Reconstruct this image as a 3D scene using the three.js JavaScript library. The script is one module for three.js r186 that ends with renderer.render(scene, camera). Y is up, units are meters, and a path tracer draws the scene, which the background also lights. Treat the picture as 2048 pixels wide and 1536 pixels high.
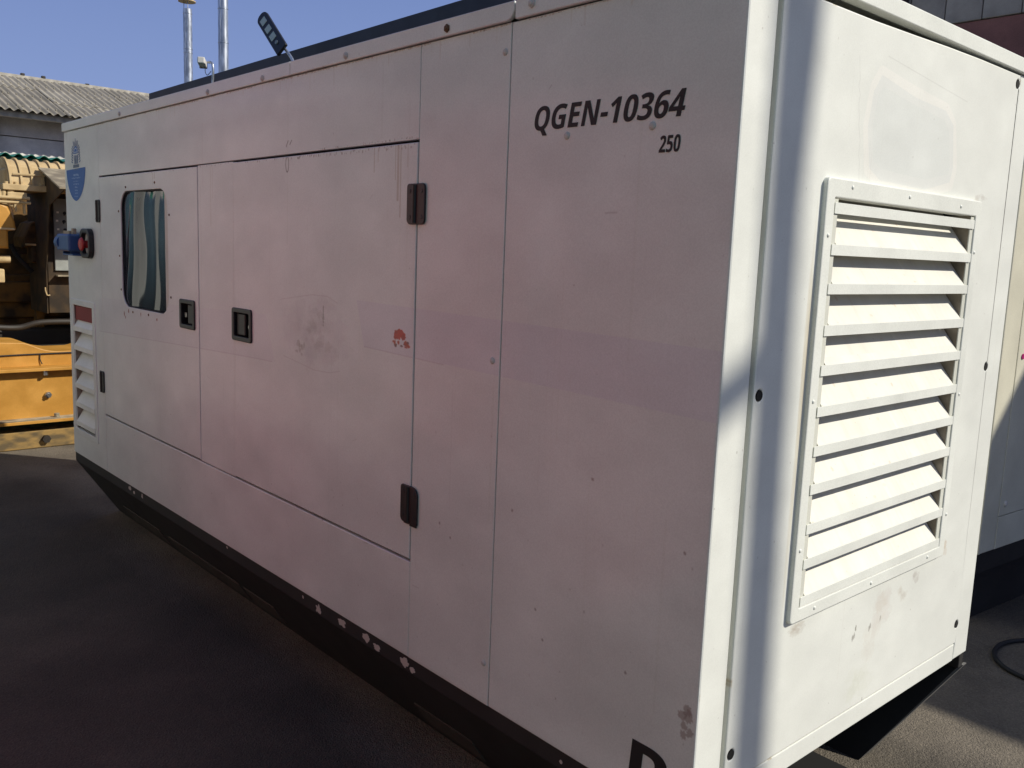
import * as THREE from 'three';
import { mergeGeometries } from 'three/addons/utils/BufferGeometryUtils.js';
import { RoundedBoxGeometry } from 'three/addons/geometries/RoundedBoxGeometry.js';
import { FontLoader } from 'three/addons/loaders/FontLoader.js';
import { TextGeometry } from 'three/addons/geometries/TextGeometry.js';

// ------------------------------------------------------------------ camera, sky, sun, exposure
const scene = new THREE.Scene();
const G = 0.384;                                   // height of the canopy floor above the ground
const camera = new THREE.PerspectiveCamera(46.469, 4 / 3, 0.05, 600);
camera.position.set(1.0257, 1.2081 + G, 1.4819);
camera.up.set(-0.13371623, 0.98861045, -0.06906052);
camera.lookAt(1.0257 - 0.73500312, 1.2081 + G - 0.145675, 1.4819 - 0.66223048);

const renderer = new THREE.WebGLRenderer({ antialias: true });
renderer.toneMapping = THREE.LinearToneMapping;
renderer.toneMappingExposure = 1.0;
renderer.shadowMap.enabled = true;
renderer.shadowMap.type = THREE.PCFSoftShadowMap;

const SUN = new THREE.Vector3(0.647, 0.588, -0.485).normalize();
const mixA = (a, b, t) => a.map((v, i) => v + (b[i] - v) * t);
function skyTexture() {                            // clear morning sky: paler to the horizon and towards the sun
  const W = 512, H = 256, d = new Float32Array(W * H * 4);
  const stops = [[0, [0.36, 0.43, 0.62]], [8, [0.235, 0.325, 0.60]], [19, [0.15, 0.225, 0.49]], [45, [0.11, 0.165, 0.36]], [90, [0.09, 0.135, 0.30]]];
  for (let j = 0; j < H; j++) {
    const v = (j + 0.5) / H, el = (v - 0.5) * 180;
    let c = stops[0][1];
    if (el > 0) for (let k = 0; k + 1 < stops.length; k++) if (el >= stops[k][0]) c = mixA(stops[k][1], stops[k + 1][1], Math.min(1, (el - stops[k][0]) / (stops[k + 1][0] - stops[k][0])));
    if (el <= 0) c = [0.16, 0.14, 0.12];
    for (let i = 0; i < W; i++) {
      const az = ((i + 0.5) / W - 0.5) * 2 * Math.PI, e = el * Math.PI / 180;
      const dir = new THREE.Vector3(Math.cos(e) * Math.cos(az), Math.sin(e), Math.cos(e) * Math.sin(az));
      const g = el > 0 ? Math.pow(Math.max(0, dir.dot(SUN)), 8) * 0.35 : 0, o = (j * W + i) * 4;
      d[o] = c[0] + g * 1.0; d[o + 1] = c[1] + g * 0.95; d[o + 2] = c[2] + g * 0.85; d[o + 3] = 1;
    }
  }
  const t = new THREE.DataTexture(d, W, H, THREE.RGBAFormat, THREE.FloatType);
  t.mapping = THREE.EquirectangularReflectionMapping; t.magFilter = t.minFilter = THREE.LinearFilter; t.needsUpdate = true;
  return t;
}
const sky = skyTexture();
scene.background = sky; scene.environment = sky;
const sun = new THREE.DirectionalLight(new THREE.Color().setRGB(1.0, 0.94, 0.82), 4.6);
sun.position.copy(SUN).multiplyScalar(40); sun.castShadow = true; sun.shadow.radius = 1;
sun.shadow.mapSize.set(4096, 4096);
Object.assign(sun.shadow.camera, { left: -28, right: 14, top: 16, bottom: -16, near: 1, far: 100 });
scene.add(sun, sun.target);

// ------------------------------------------------------------------ helpers
let seed = 20241;
const rnd = () => { seed = (seed + 0x6D2B79F5) | 0; let t = Math.imul(seed ^ (seed >>> 15), 1 | seed); t = (t + Math.imul(t ^ (t >>> 7), 61 | t)) ^ t; return ((t ^ (t >>> 14)) >>> 0) / 4294967296; };
const rr = (a, b) => a + (b - a) * rnd();
const hash = (x, y, s) => { let h = Math.imul(x, 374761393) + Math.imul(y, 668265263) + Math.imul(s, 974711); h = Math.imul(h ^ (h >>> 13), 1274126177); return ((h ^ (h >>> 16)) >>> 0) / 4294967296; };
function vnoise(x, y, s = 1, p = 0) {              // value noise, period p in cells (0: none)
  const xi = Math.floor(x), yi = Math.floor(y), m = (a) => (p ? ((a % p) + p) % p : a);
  let fx = x - xi, fy = y - yi; fx = fx * fx * (3 - 2 * fx); fy = fy * fy * (3 - 2 * fy);
  const a = hash(m(xi), m(yi), s), b = hash(m(xi + 1), m(yi), s), c = hash(m(xi), m(yi + 1), s), e = hash(m(xi + 1), m(yi + 1), s);
  return a + (b - a) * fx + (c - a) * fy + (a - b - c + e) * fx * fy;
}
const fbm = (x, y, s = 1, o = 4, p = 0) => { let v = 0, a = 0.5, n = 0; for (let i = 0; i < o; i++) { v += a * vnoise(x, y, s + i * 17, p); n += a; x *= 2; y *= 2; p *= 2; a *= 0.5; } return v / n; };
const smooth = (a, b, x) => { const t = Math.min(1, Math.max(0, (x - a) / (b - a))); return t * t * (3 - 2 * t); };

const used = {};
const numbered = (n) => { used[n] = (used[n] || 0) + 1; return used[n] === 1 ? n : `${n}_${String(used[n] - 1).padStart(3, '0')}`; };
function tag(o, label, category, group, kind) { if (label) o.userData.label = label; if (category) o.userData.category = category; if (group) o.userData.group = group; if (kind) o.userData.kind = kind; return o; }
function thing(name, label, category, pos = [0, 0, 0], turn = 0, group) {
  const o = new THREE.Group(); o.name = numbered(name); o.position.set(...pos); o.rotation.y = turn; scene.add(o);
  return tag(o, label, category, group);
}
function part(name, geo, mat, parent, pos, label) {
  const m = new THREE.Mesh(Array.isArray(geo) ? merge(geo) : geo, mat); m.name = name;
  if (pos) m.position.set(...pos); if (label) m.userData.label = label;
  m.castShadow = m.receiveShadow = true; parent.add(m); return m;
}
function struct(name, geo, mat) { const m = part(name, geo, mat, scene); m.userData.kind = 'structure'; return m; }
const merge = (list) => mergeGeometries(list.map((g) => { const k = g.index ? g.toNonIndexed() : g; for (const n of Object.keys(k.attributes)) if (!['position', 'normal', 'uv'].includes(n)) k.deleteAttribute(n); k.clearGroups(); return k; }));
function metreUV(g) {                              // uv in metres from the dominant axis of each face
  const k = g.index ? g.toNonIndexed() : g; k.computeVertexNormals && 0;
  const p = k.attributes.position, n = k.attributes.normal, uv = new Float32Array(p.count * 2);
  for (let i = 0; i < p.count; i++) {
    const ax = Math.abs(n.getX(i)), ay = Math.abs(n.getY(i)), az = Math.abs(n.getZ(i));
    if (ax >= ay && ax >= az) { uv[2 * i] = p.getZ(i); uv[2 * i + 1] = p.getY(i); } else if (ay >= az) { uv[2 * i] = p.getX(i); uv[2 * i + 1] = p.getZ(i); } else { uv[2 * i] = p.getX(i); uv[2 * i + 1] = p.getY(i); }
  }
  k.setAttribute('uv', new THREE.BufferAttribute(uv, 2)); return k;
}
function box(x0, x1, y0, y1, z0, z1, r = 0) {
  const w = x1 - x0, h = y1 - y0, d = z1 - z0;
  const g = r ? new RoundedBoxGeometry(w, h, d, 2, Math.min(r, w / 2.1, h / 2.1, d / 2.1)) : new THREE.BoxGeometry(w, h, d);
  g.translate((x0 + x1) / 2, (y0 + y1) / 2, (z0 + z1) / 2); return metreUV(g);
}
function cyl(a, b, r0, r1 = r0, seg = 20, open = false) {
  const A = new THREE.Vector3(...a), B = new THREE.Vector3(...b), L = A.distanceTo(B);
  const g = new THREE.CylinderGeometry(r1, r0, L, seg, 1, open);
  g.applyQuaternion(new THREE.Quaternion().setFromUnitVectors(new THREE.Vector3(0, 1, 0), B.clone().sub(A).normalize()));
  g.translate((A.x + B.x) / 2, (A.y + B.y) / 2, (A.z + B.z) / 2); return g;
}
const tube = (pts, r, seg = 40, rad = 8) => new THREE.TubeGeometry(new THREE.CatmullRomCurve3(pts.map((p) => new THREE.Vector3(...p))), seg, r, rad);
const poly = (pts) => { const s = new THREE.Shape(); pts.forEach((p, i) => (i ? s.lineTo(...p) : s.moveTo(...p))); s.closePath(); return s; };
function rrect(x0, y0, x1, y1, r, Cls = THREE.Shape) {  // r: one radius or [bl, br, tr, tl]
  const q = Array.isArray(r) ? r : [r, r, r, r], s = new Cls();
  s.moveTo(x0 + q[0], y0); s.lineTo(x1 - q[1], y0); s.absarc(x1 - q[1], y0 + q[1], q[1], -Math.PI / 2, 0);
  s.lineTo(x1, y1 - q[2]); s.absarc(x1 - q[2], y1 - q[2], q[2], 0, Math.PI / 2);
  s.lineTo(x0 + q[3], y1); s.absarc(x0 + q[3], y1 - q[3], q[3], Math.PI / 2, Math.PI);
  s.lineTo(x0, y0 + q[0]); s.absarc(x0 + q[0], y0 + q[0], q[0], Math.PI, 1.5 * Math.PI); return s;
}
function sheet(shape, t, front = 0, bevel = 0.0015, holes = []) {   // a plate whose front face lies at z = front
  shape.holes.push(...holes);
  const b = Math.min(bevel, t / 2.2);
  const g = new THREE.ExtrudeGeometry(shape, { depth: t - 2 * b, bevelEnabled: b > 0, bevelThickness: b, bevelSize: b, bevelOffset: -b, bevelSegments: 2, curveSegments: 8 });
  g.translate(0, 0, front - t + b); return g;
}
const toEnd = (g) => g.rotateY(Math.PI / 2);       // (s, y, out) of the end face to (x, y, z)

// ------------------------------------------------------------------ textures
function canvasOf(w, h, draw) { const c = document.createElement('canvas'); c.width = w; c.height = h; draw(c.getContext('2d'), w, h); return c; }
function texOf(c, rw = 1, rh = 1, srgb = true) {   // rw x rh metres
  const t = new THREE.CanvasTexture(c); if (srgb) t.colorSpace = THREE.SRGBColorSpace;
  t.wrapS = t.wrapT = THREE.RepeatWrapping; t.magFilter = THREE.LinearFilter; t.repeat.set(1 / rw, 1 / rh); t.anisotropy = 8; return t;
}
function noisy(w, h, fn) {                         // per-pixel sRGB triplets
  return canvasOf(w, h, (c) => { const im = c.createImageData(w, h); for (let y = 0; y < h; y++) for (let x = 0; x < w; x++) { const [r, g, b] = fn(x, y), o = (y * w + x) * 4; im.data[o] = r; im.data[o + 1] = g; im.data[o + 2] = b; im.data[o + 3] = 255; } c.putImageData(im, 0, 0); });
}
function blotch(c, x, y, rx, ry, col, a, n = 26, rag = 0.35) {      // stain with a ragged outline
  c.save(); c.globalAlpha = a; c.fillStyle = col; c.beginPath();
  for (let i = 0; i <= n; i++) { const t = (i / n) * 2 * Math.PI, k = 1 - rag + rag * 2 * hash(i % n, Math.round(x * 7 + y), 5); c[i ? 'lineTo' : 'moveTo'](x + Math.cos(t) * rx * k, y + Math.sin(t) * ry * k); }
  c.fill(); c.restore();
}
function grime(c, x0, y0, w, h, n, smin, smax, col, a) { c.fillStyle = col; for (let i = 0; i < n; i++) { c.globalAlpha = a * rr(0.3, 1); const s = rr(smin, smax); c.fillRect(x0 + rnd() * w, y0 + rnd() * h, s, s * rr(0.6, 1.6)); } c.globalAlpha = 1; }
function paintGrain(c, w, h, s, amp) {
  const im = c.getImageData(0, 0, w, h), d = im.data;
  for (let y = 0; y < h; y++) for (let x = 0; x < w; x++) { const o = (y * w + x) * 4, k = 1 + amp * (fbm(x / 90, y / 60, s, 4) - 0.5) * 1.6 + amp * (hash(x, y, s) - 0.5) * 0.7; d[o] *= k; d[o + 1] *= k; d[o + 2] *= k; }
  c.putImageData(im, 0, 0);
}
const SW = 2048, SH = 857, X = (x) => (x + 4.3) / 4.3 * SW, Y = (y) => (1.8 - y) / 1.8 * SH;
const sideCanvas = canvasOf(SW, SH, (c) => {
  c.fillStyle = '#dde0dc'; c.fillRect(0, 0, SW, SH);
  // old decal ghosts: a band along the side, cleaner paint where lettering has been peeled off
  c.fillStyle = '#d0ced6'; c.globalAlpha = 0.42; c.beginPath(); c.moveTo(X(-1.345), Y(1.045)); c.lineTo(X(0), Y(1.03)); c.lineTo(X(0), Y(0.885)); c.lineTo(X(-1.30), Y(0.905)); c.fill();
  c.globalAlpha = 0.26; c.beginPath(); c.moveTo(X(-3.8), Y(0.90)); c.lineTo(X(-1.95), Y(0.955)); c.lineTo(X(-1.88), Y(0.79)); c.lineTo(X(-2.09), Y(0.786)); c.lineTo(X(-3.8), Y(0.728)); c.fill();
  c.globalAlpha = 1;
  c.strokeStyle = '#a79ca2'; c.lineWidth = 1.2; c.globalAlpha = 0.4; c.beginPath(); c.moveTo(X(-3.8), Y(0.728)); c.lineTo(X(-2.09), Y(0.786)); c.lineTo(X(-1.9), Y(0.79)); c.stroke();
  c.beginPath(); c.moveTo(X(-1.3), Y(0.906)); c.lineTo(X(-0.9), Y(0.897)); c.stroke(); c.globalAlpha = 1;
  for (let i = 0; i < 110; i++) { const t = rnd() * 6.283, k = Math.sqrt(rnd()), x = -1.61 + 0.2 * k * Math.cos(t), y = 0.925 + 0.105 * k * Math.sin(t); blotch(c, X(x), Y(y), rr(10, 30), rr(8, 22), rnd() < 0.75 ? '#b5aeb0' : '#cfc8c8', rr(0.03, 0.08)); }
  c.strokeStyle = '#a39a9c'; c.lineWidth = 1.3; for (const L of [[[-1.84, 1.015], [-1.62, 1.043], [-1.52, 1.048], [-1.46, 1.03]], [[-1.82, 0.82], [-1.7, 0.812], [-1.6, 0.80], [-1.5, 0.80], [-1.44, 0.815]]]) { c.globalAlpha = 0.3; c.beginPath(); L.forEach((p, i) => c[i ? 'lineTo' : 'moveTo'](X(p[0]) + rr(-2, 2), Y(p[1]) + rr(-2, 2))); c.stroke(); } c.globalAlpha = 1;
  // grease smudges inside the ghost
  for (let i = 0; i < 34; i++) blotch(c, X(-1.61 + rr(-0.1, 0.1) * rr(0.3, 1)), Y(0.94 + rr(-0.07, 0.07)), rr(3, 13), rr(3, 9), '#7d6f6c', rr(0.03, 0.09));
  for (let i = 0; i < 6; i++) blotch(c, X(-1.545), Y(1.005 - i * 0.011), rr(1, 3), rr(2, 4), '#4d4340', 0.35);
  for (let i = 0; i < 10; i++) blotch(c, X(-1.69 + rr(-0.03, 0.03)), Y(0.86 + rr(-0.02, 0.02)), rr(2, 6), rr(2, 5), '#6a5d52', 0.22);
  // long faint wash-down streaks and dust
  for (let i = 0; i < 170; i++) { const x = rnd() * SW, y = rnd() * SH * 0.7, l = rr(60, 330); c.globalAlpha = rr(0.02, 0.07); c.fillStyle = rnd() < 0.5 ? '#8d837a' : '#f2efee'; c.fillRect(x, y, rr(1, 4), l); }
  c.globalAlpha = 1;
  grime(c, 0, 0, SW, SH, 200, 0.8, 2, '#6d625c', 0.3);
  grime(c, 0, SH * 0.75, SW, SH * 0.25, 90, 0.8, 2.4, '#5d544e', 0.3);
  // rust creeping from the roof seam and the door tops
  for (let x = 0; x < SW; x += 1.5) { if (vnoise(x / 26, 1, 8) > 0.34) { c.globalAlpha = rr(0.15, 0.6); c.fillStyle = rnd() < 0.7 ? '#8a5a3c' : '#5a3a2c'; c.fillRect(x, Y(1.7545) + rr(-1, 1), rr(1, 3), rr(1, 2.5)); } }
  for (let i = 0; i < 60; i++) { const x = rnd() * SW; c.globalAlpha = rr(0.04, 0.12); c.fillStyle = '#9a7a5c'; c.fillRect(x, Y(1.75), rr(1, 3), rr(3, 26)); }
  for (let x = X(-3.7); x < X(-1.04); x += 1.6) { const k = smooth(X(-2.3), X(-1.1), x); if (rnd() < 0.25 + 0.6 * k) { c.globalAlpha = rr(0.1, 0.5); c.fillStyle = '#5a3d33'; c.fillRect(x, Y(1.5) + rr(-5, 4) * (0.5 + k), rr(1, 3), rr(1, 4)); } }
  for (const [x, l, w, a] of [[-1.26, 34, 2, 0.35], [-1.24, 20, 2, 0.25], [-1.14, 74, 5, 0.32], [-1.125, 96, 3, 0.28], [-1.15, 46, 2, 0.3], [-1.09, 30, 2, 0.2], [-3.02, 26, 2, 0.3], [-3.0, 14, 3, 0.3], [-2.4, 60, 3, 0.1], [-2.42, 110, 5, 0.09]]) { c.globalAlpha = a; c.fillStyle = '#8a745e'; c.fillRect(X(x), Y(1.495), w, l); }
  // a scraped patch on the seam of the right door
  c.globalAlpha = 0.75; c.strokeStyle = '#56413e'; c.lineWidth = 1.6; c.beginPath(); c.ellipse(X(-1.79), Y(1.472), 5, 12, 0, 0, 7); c.moveTo(X(-1.80), Y(1.53)); c.lineTo(X(-1.785), Y(1.55)); c.moveTo(X(-1.775), Y(1.535)); c.lineTo(X(-1.76), Y(1.55)); c.stroke();
  // red paint left by a brush
  c.globalAlpha = 1;
  for (let i = 0; i < 16; i++) blotch(c, X(-1.113 + rr(-0.02, 0.02)), Y(0.962 + rr(-0.009, 0.008)), rr(3, 6), rr(2.5, 4.5), i % 3 ? '#b4231a' : '#9c1d15', 1);
  for (let i = 0; i < 14; i++) blotch(c, X(-1.112 + rr(-0.04, 0.05)), Y(0.932 + rr(-0.007, 0.007)), rr(1, 4), rr(1, 3), i < 4 ? '#5b3b36' : '#a63c25', 0.9);
  for (const [x, y, w, h] of [[-3.42, 0.845, 3, 9], [-3.36, 0.862, 3, 6], [-3.2, 0.858, 2, 6], [-3.0, 0.85, 3, 4], [-3.405, 0.83, 2, 5]]) blotch(c, X(x), Y(y), w, h * 0.7, '#7d3024', 0.8);
  // chips and scuffs by the near corner
  for (const [x, y, r] of [[-0.026, 0.262, 5], [-0.038, 0.248, 5], [-0.032, 0.225, 4], [-0.033, 0.205, 4], [-0.022, 0.25, 6], [-0.016, 0.215, 4]]) blotch(c, X(x), Y(y), r, r * 1.15, '#8f807a', 0.55);
  for (const [x, y] of [[-0.5, 0.33], [-0.47, 0.26], [-0.2, 0.28], [-0.06, 0.6], [-0.33, 0.7], [-0.85, 0.42], [-0.9, 0.45], [-0.6, 0.56]]) blotch(c, X(x), Y(y), 1.8, 1.8, '#756a65', 0.55);
  for (let i = 0; i < 26; i++) { c.globalAlpha = rr(0.1, 0.35); c.strokeStyle = rnd() < 0.5 ? '#6d625d' : '#f5f3f2'; c.lineWidth = rr(0.6, 1.3); const x = rnd() * SW, y = rnd() * SH, a = rr(-0.6, 0.6); c.beginPath(); c.moveTo(x, y); c.lineTo(x + Math.cos(a) * rr(4, 18), y + Math.sin(a) * rr(5, 18)); c.stroke(); }
  c.globalAlpha = 1; paintGrain(c, SW, SH, 31, 0.075);
});
const EW = 1024, EH = 1280, U = (s) => s / 1.44 * EW, V = (y) => (1.8 - y) / 1.8 * EH;
const endCanvas = canvasOf(EW, EH, (c) => {
  c.fillStyle = '#e2e4dd'; c.fillRect(0, 0, EW, EH);
  // where a plate has been taken off: greyer, with the rim of old glue round it
  const ghost = [[0.50, 1.60], [0.53, 1.635], [0.70, 1.615], [0.88, 1.60], [0.925, 1.57], [0.955, 1.47], [0.945, 1.43], [0.80, 1.405], [0.56, 1.41], [0.505, 1.43], [0.485, 1.52]];
  c.lineJoin = 'round'; c.globalAlpha = 0.5; c.strokeStyle = '#eeece4'; c.lineWidth = 30; c.beginPath(); ghost.forEach((p, i) => c[i ? 'lineTo' : 'moveTo'](U(p[0]), V(p[1]))); c.closePath(); c.stroke();
  c.globalAlpha = 0.4; c.fillStyle = '#d5d9d6'; c.beginPath(); ghost.forEach((p, i) => c[i ? 'lineTo' : 'moveTo'](U(p[0]) + rr(-3, 3), V(p[1]) + rr(-3, 3))); c.fill();
  c.globalAlpha = 0.35; c.strokeStyle = '#b9bab4'; c.lineWidth = 1.5; c.beginPath(); c.moveTo(U(0.42), V(1.66)); for (let i = 0; i < 20; i++) c.lineTo(U(0.42 + 0.003 * i + rr(-0.004, 0.004)), V(1.66 - 0.016 * i)); c.stroke();
  c.beginPath(); c.moveTo(U(0.55), V(1.68)); c.lineTo(U(1.0), V(1.64)); c.stroke();
  const dirt = (s, y, rx, ry, col, a, n = 10) => { for (let i = 0; i < n; i++) blotch(c, U(s) + rr(-1, 1) * rx, V(y) + rr(-1, 1) * ry, rr(0.35, 0.8) * rx, rr(0.35, 0.8) * ry, col, a / 3.2, 20, 0.3); };
  dirt(0.37, 0.36, 20, 8, '#8d7f6a', 0.35); dirt(0.80, 0.30, 34, 26, '#a5937c', 0.16); dirt(0.92, 0.315, 16, 12, '#9a8670', 0.2); dirt(1.0, 0.345, 12, 10, '#8b8078', 0.3);
  dirt(0.76, 0.22, 26, 34, '#b09c88', 0.14); dirt(0.72, 0.12, 40, 30, '#a89c8a', 0.12); dirt(1.17, 0.40, 14, 12, '#a98f6c', 0.4); dirt(1.145, 1.40, 22, 9, '#9c948a', 0.35); dirt(0.30, 0.9, 5, 240, '#a98d6a', 0.18, 26);
  for (const [s, y, a] of [[0.665, 0.283, 0.6], [0.66, 0.262, 0.55], [0.652, 0.258, 0.5], [0.745, 0.268, 0.5], [0.74, 0.262, 0.4], [0.80, 0.275, 0.35], [0.74, 0.06, 0.3]]) blotch(c, U(s), V(y), 2.4, 6, '#6d675f', a);
  for (let i = 0; i < 60; i++) { c.globalAlpha = rr(0.02, 0.06); c.fillStyle = '#a89c88'; c.fillRect(U(rnd() * 1.44), V(rr(0.2, 1.75)), rr(1, 3), rr(20, 160)); }
  c.globalAlpha = 1; grime(c, 0, 0, EW, EH, 130, 1, 2.6, '#6f685e', 0.35);
  // worn paint along the edges of the corner
  for (let y = 0; y < EH; y += 3) { if (vnoise(y / 14, 3, 9) > 0.52) { c.globalAlpha = rr(0.2, 0.6); c.fillStyle = rnd() < 0.6 ? '#8d8a86' : '#5c5752'; c.fillRect(0, y, rr(1, 3), rr(1, 4)); } }
  c.globalAlpha = 1; paintGrain(c, EW, EH, 77, 0.05);
});
const sideTex = texOf(sideCanvas, 4.3, 1.8); sideTex.offset.set(1, 0);
const endTex = texOf(endCanvas, 1.44, 1.8);
const paintTile = texOf(noisy(512, 512, (x, y) => { const k = 0.93 + 0.1 * (fbm(x / 64, y / 64, 3, 4, 8) - 0.5) + 0.05 * (hash(x, y, 4) - 0.5), s = 1; return [243 * k * s, 246 * k * s * 0.998, 241 * k * s * 0.985]; }), 1, 1);
const bladeTex = texOf(canvasOf(1024, 256, (c, w, h) => {
  c.fillStyle = '#dfddd2'; c.fillRect(0, 0, w, h);
  for (let i = 0; i < 60; i++) { c.globalAlpha = rr(0.01, 0.045); c.fillStyle = ['#c9a98a', '#b9a58c', '#d8c6ac'][i % 3]; const x = rnd() * w; c.beginPath(); c.moveTo(x, 0); c.lineTo(x + rr(3, 14), 0); c.lineTo(x + rr(-40, -10), h); c.lineTo(x + rr(-50, -30), h); c.fill(); }
  for (let i = 0; i < 12; i++) blotch(c, rnd() * w, rnd() * h, rr(2, 12), rr(2, 7), '#c4a888', rr(0.1, 0.35));
  c.globalAlpha = 1; grime(c, 0, 0, w, h, 60, 1, 3, '#5c5146', 0.4); paintGrain(c, w, h, 19, 0.05);
}), 0.76, 0.2);
const tile = (a, b, s, p = 8, amp = 1) => texOf(noisy(512, 512, (x, y) => { const t = Math.min(1, Math.max(0, (fbm(x / 512 * p, y / 512 * p, s, 5, p) - 0.5) * 2.2 * amp + 0.5)), g = 1 + 0.10 * (hash(x, y, s) - 0.5); return a.map((v, i) => (v + (b[i] - v) * t) * g); }), 1, 1);
const rep = (t, rw, rh) => { const k = t.clone(); k.repeat.set(1 / rw, 1 / rh); k.needsUpdate = true; return k; };
const greyTile = tile([205, 205, 205], [250, 250, 250], 5);
const bumpTile = texOf(noisy(512, 512, (x, y) => { const v = 255 * fbm(x / 64, y / 64, 91, 5, 8); return [v, v, v]; }), 1, 1, false);
const waveTex = texOf(noisy(512, 256, (x, y) => { const v = 255 * fbm(x / 512 * 3, y / 256 * 2, 23, 3, 0); return [v, v, v]; }), 4.3, 1.8, false); waveTex.offset.set(1, 0);

const std = (o) => new THREE.MeshStandardMaterial(o);
const C = (r, g, b) => new THREE.Color().setRGB(r, g, b);
const M = {
  side: new THREE.MeshPhysicalMaterial({ map: sideTex, roughness: 0.4, clearcoat: 0.3, clearcoatRoughness: 0.12, bumpMap: waveTex, bumpScale: 0.009 }),
  end: std({ map: endTex, roughness: 0.45 }),
  white: std({ map: paintTile, roughness: 0.45 }),
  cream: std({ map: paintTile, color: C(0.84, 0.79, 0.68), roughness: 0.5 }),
  blade: std({ map: bladeTex, roughness: 0.5 }),
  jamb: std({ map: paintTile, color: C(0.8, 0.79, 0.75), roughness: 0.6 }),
  sill: std({ map: rep(tile([128, 118, 104], [176, 166, 150], 55), 0.4, 0.4), roughness: 0.8 }),  // tan backing colour; on the grille end walls it stands in for shade
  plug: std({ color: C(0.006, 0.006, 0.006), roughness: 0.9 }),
  inner: std({ color: C(0.025, 0.024, 0.023), roughness: 0.9 }),
  black: std({ color: C(0.016, 0.016, 0.017), map: greyTile, roughness: 0.55 }),
  blackWorn: std({ color: C(0.026, 0.024, 0.023), map: greyTile, roughness: 0.7, bumpMap: bumpTile, bumpScale: 0.002 }),
  dusty: std({ color: C(0.075, 0.062, 0.05), map: greyTile, roughness: 0.9 }),
  plastic: std({ color: C(0.012, 0.012, 0.013), roughness: 0.42 }),
  rubber: std({ color: C(0.018, 0.018, 0.018), roughness: 0.8 }),
  steel: std({ color: C(0.6, 0.6, 0.58), metalness: 1, roughness: 0.35 }),
  bolt: std({ color: C(0.55, 0.53, 0.50), roughness: 0.5 }),
  boltRust: std({ color: C(0.28, 0.19, 0.12), map: tile([120, 90, 60], [230, 220, 205], 44), roughness: 0.7 }),
  red: std({ color: C(0.42, 0.02, 0.02), roughness: 0.4 }),
  ink: std({ color: C(0.012, 0.012, 0.014), roughness: 0.6 }),
  blue: std({ color: C(0.035, 0.10, 0.26), roughness: 0.45 }),
  galv: std({ color: C(0.62, 0.65, 0.68), map: tile([190, 192, 195], [255, 255, 255], 51, 16), metalness: 0.85, roughness: 0.38 }),
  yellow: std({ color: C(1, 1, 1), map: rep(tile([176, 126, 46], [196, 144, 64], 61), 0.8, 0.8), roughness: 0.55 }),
  yellowShaded: std({ map: rep(tile([48, 35, 16], [112, 80, 32], 63, 8, 1.4), 0.9, 0.9), roughness: 0.75 }),  // darker copy of the yellow, with shade put into the colour
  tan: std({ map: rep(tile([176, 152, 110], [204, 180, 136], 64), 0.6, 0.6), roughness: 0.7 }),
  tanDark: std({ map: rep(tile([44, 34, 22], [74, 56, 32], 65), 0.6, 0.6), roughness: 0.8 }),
  oilBlack: std({ color: C(0.03, 0.024, 0.018), map: greyTile, roughness: 0.6 }),
  greyPanel: std({ color: C(0.34, 0.36, 0.34), map: greyTile, roughness: 0.6 }),
  beam: std({ map: rep(tile([96, 82, 58], [150, 122, 72], 66, 8, 1.3), 0.7, 0.3), roughness: 0.85 }),
  hood: std({ map: rep(tile([122, 112, 94], [168, 156, 132], 67, 8, 1.3), 0.7, 0.7), roughness: 0.8 }),
};

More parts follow.
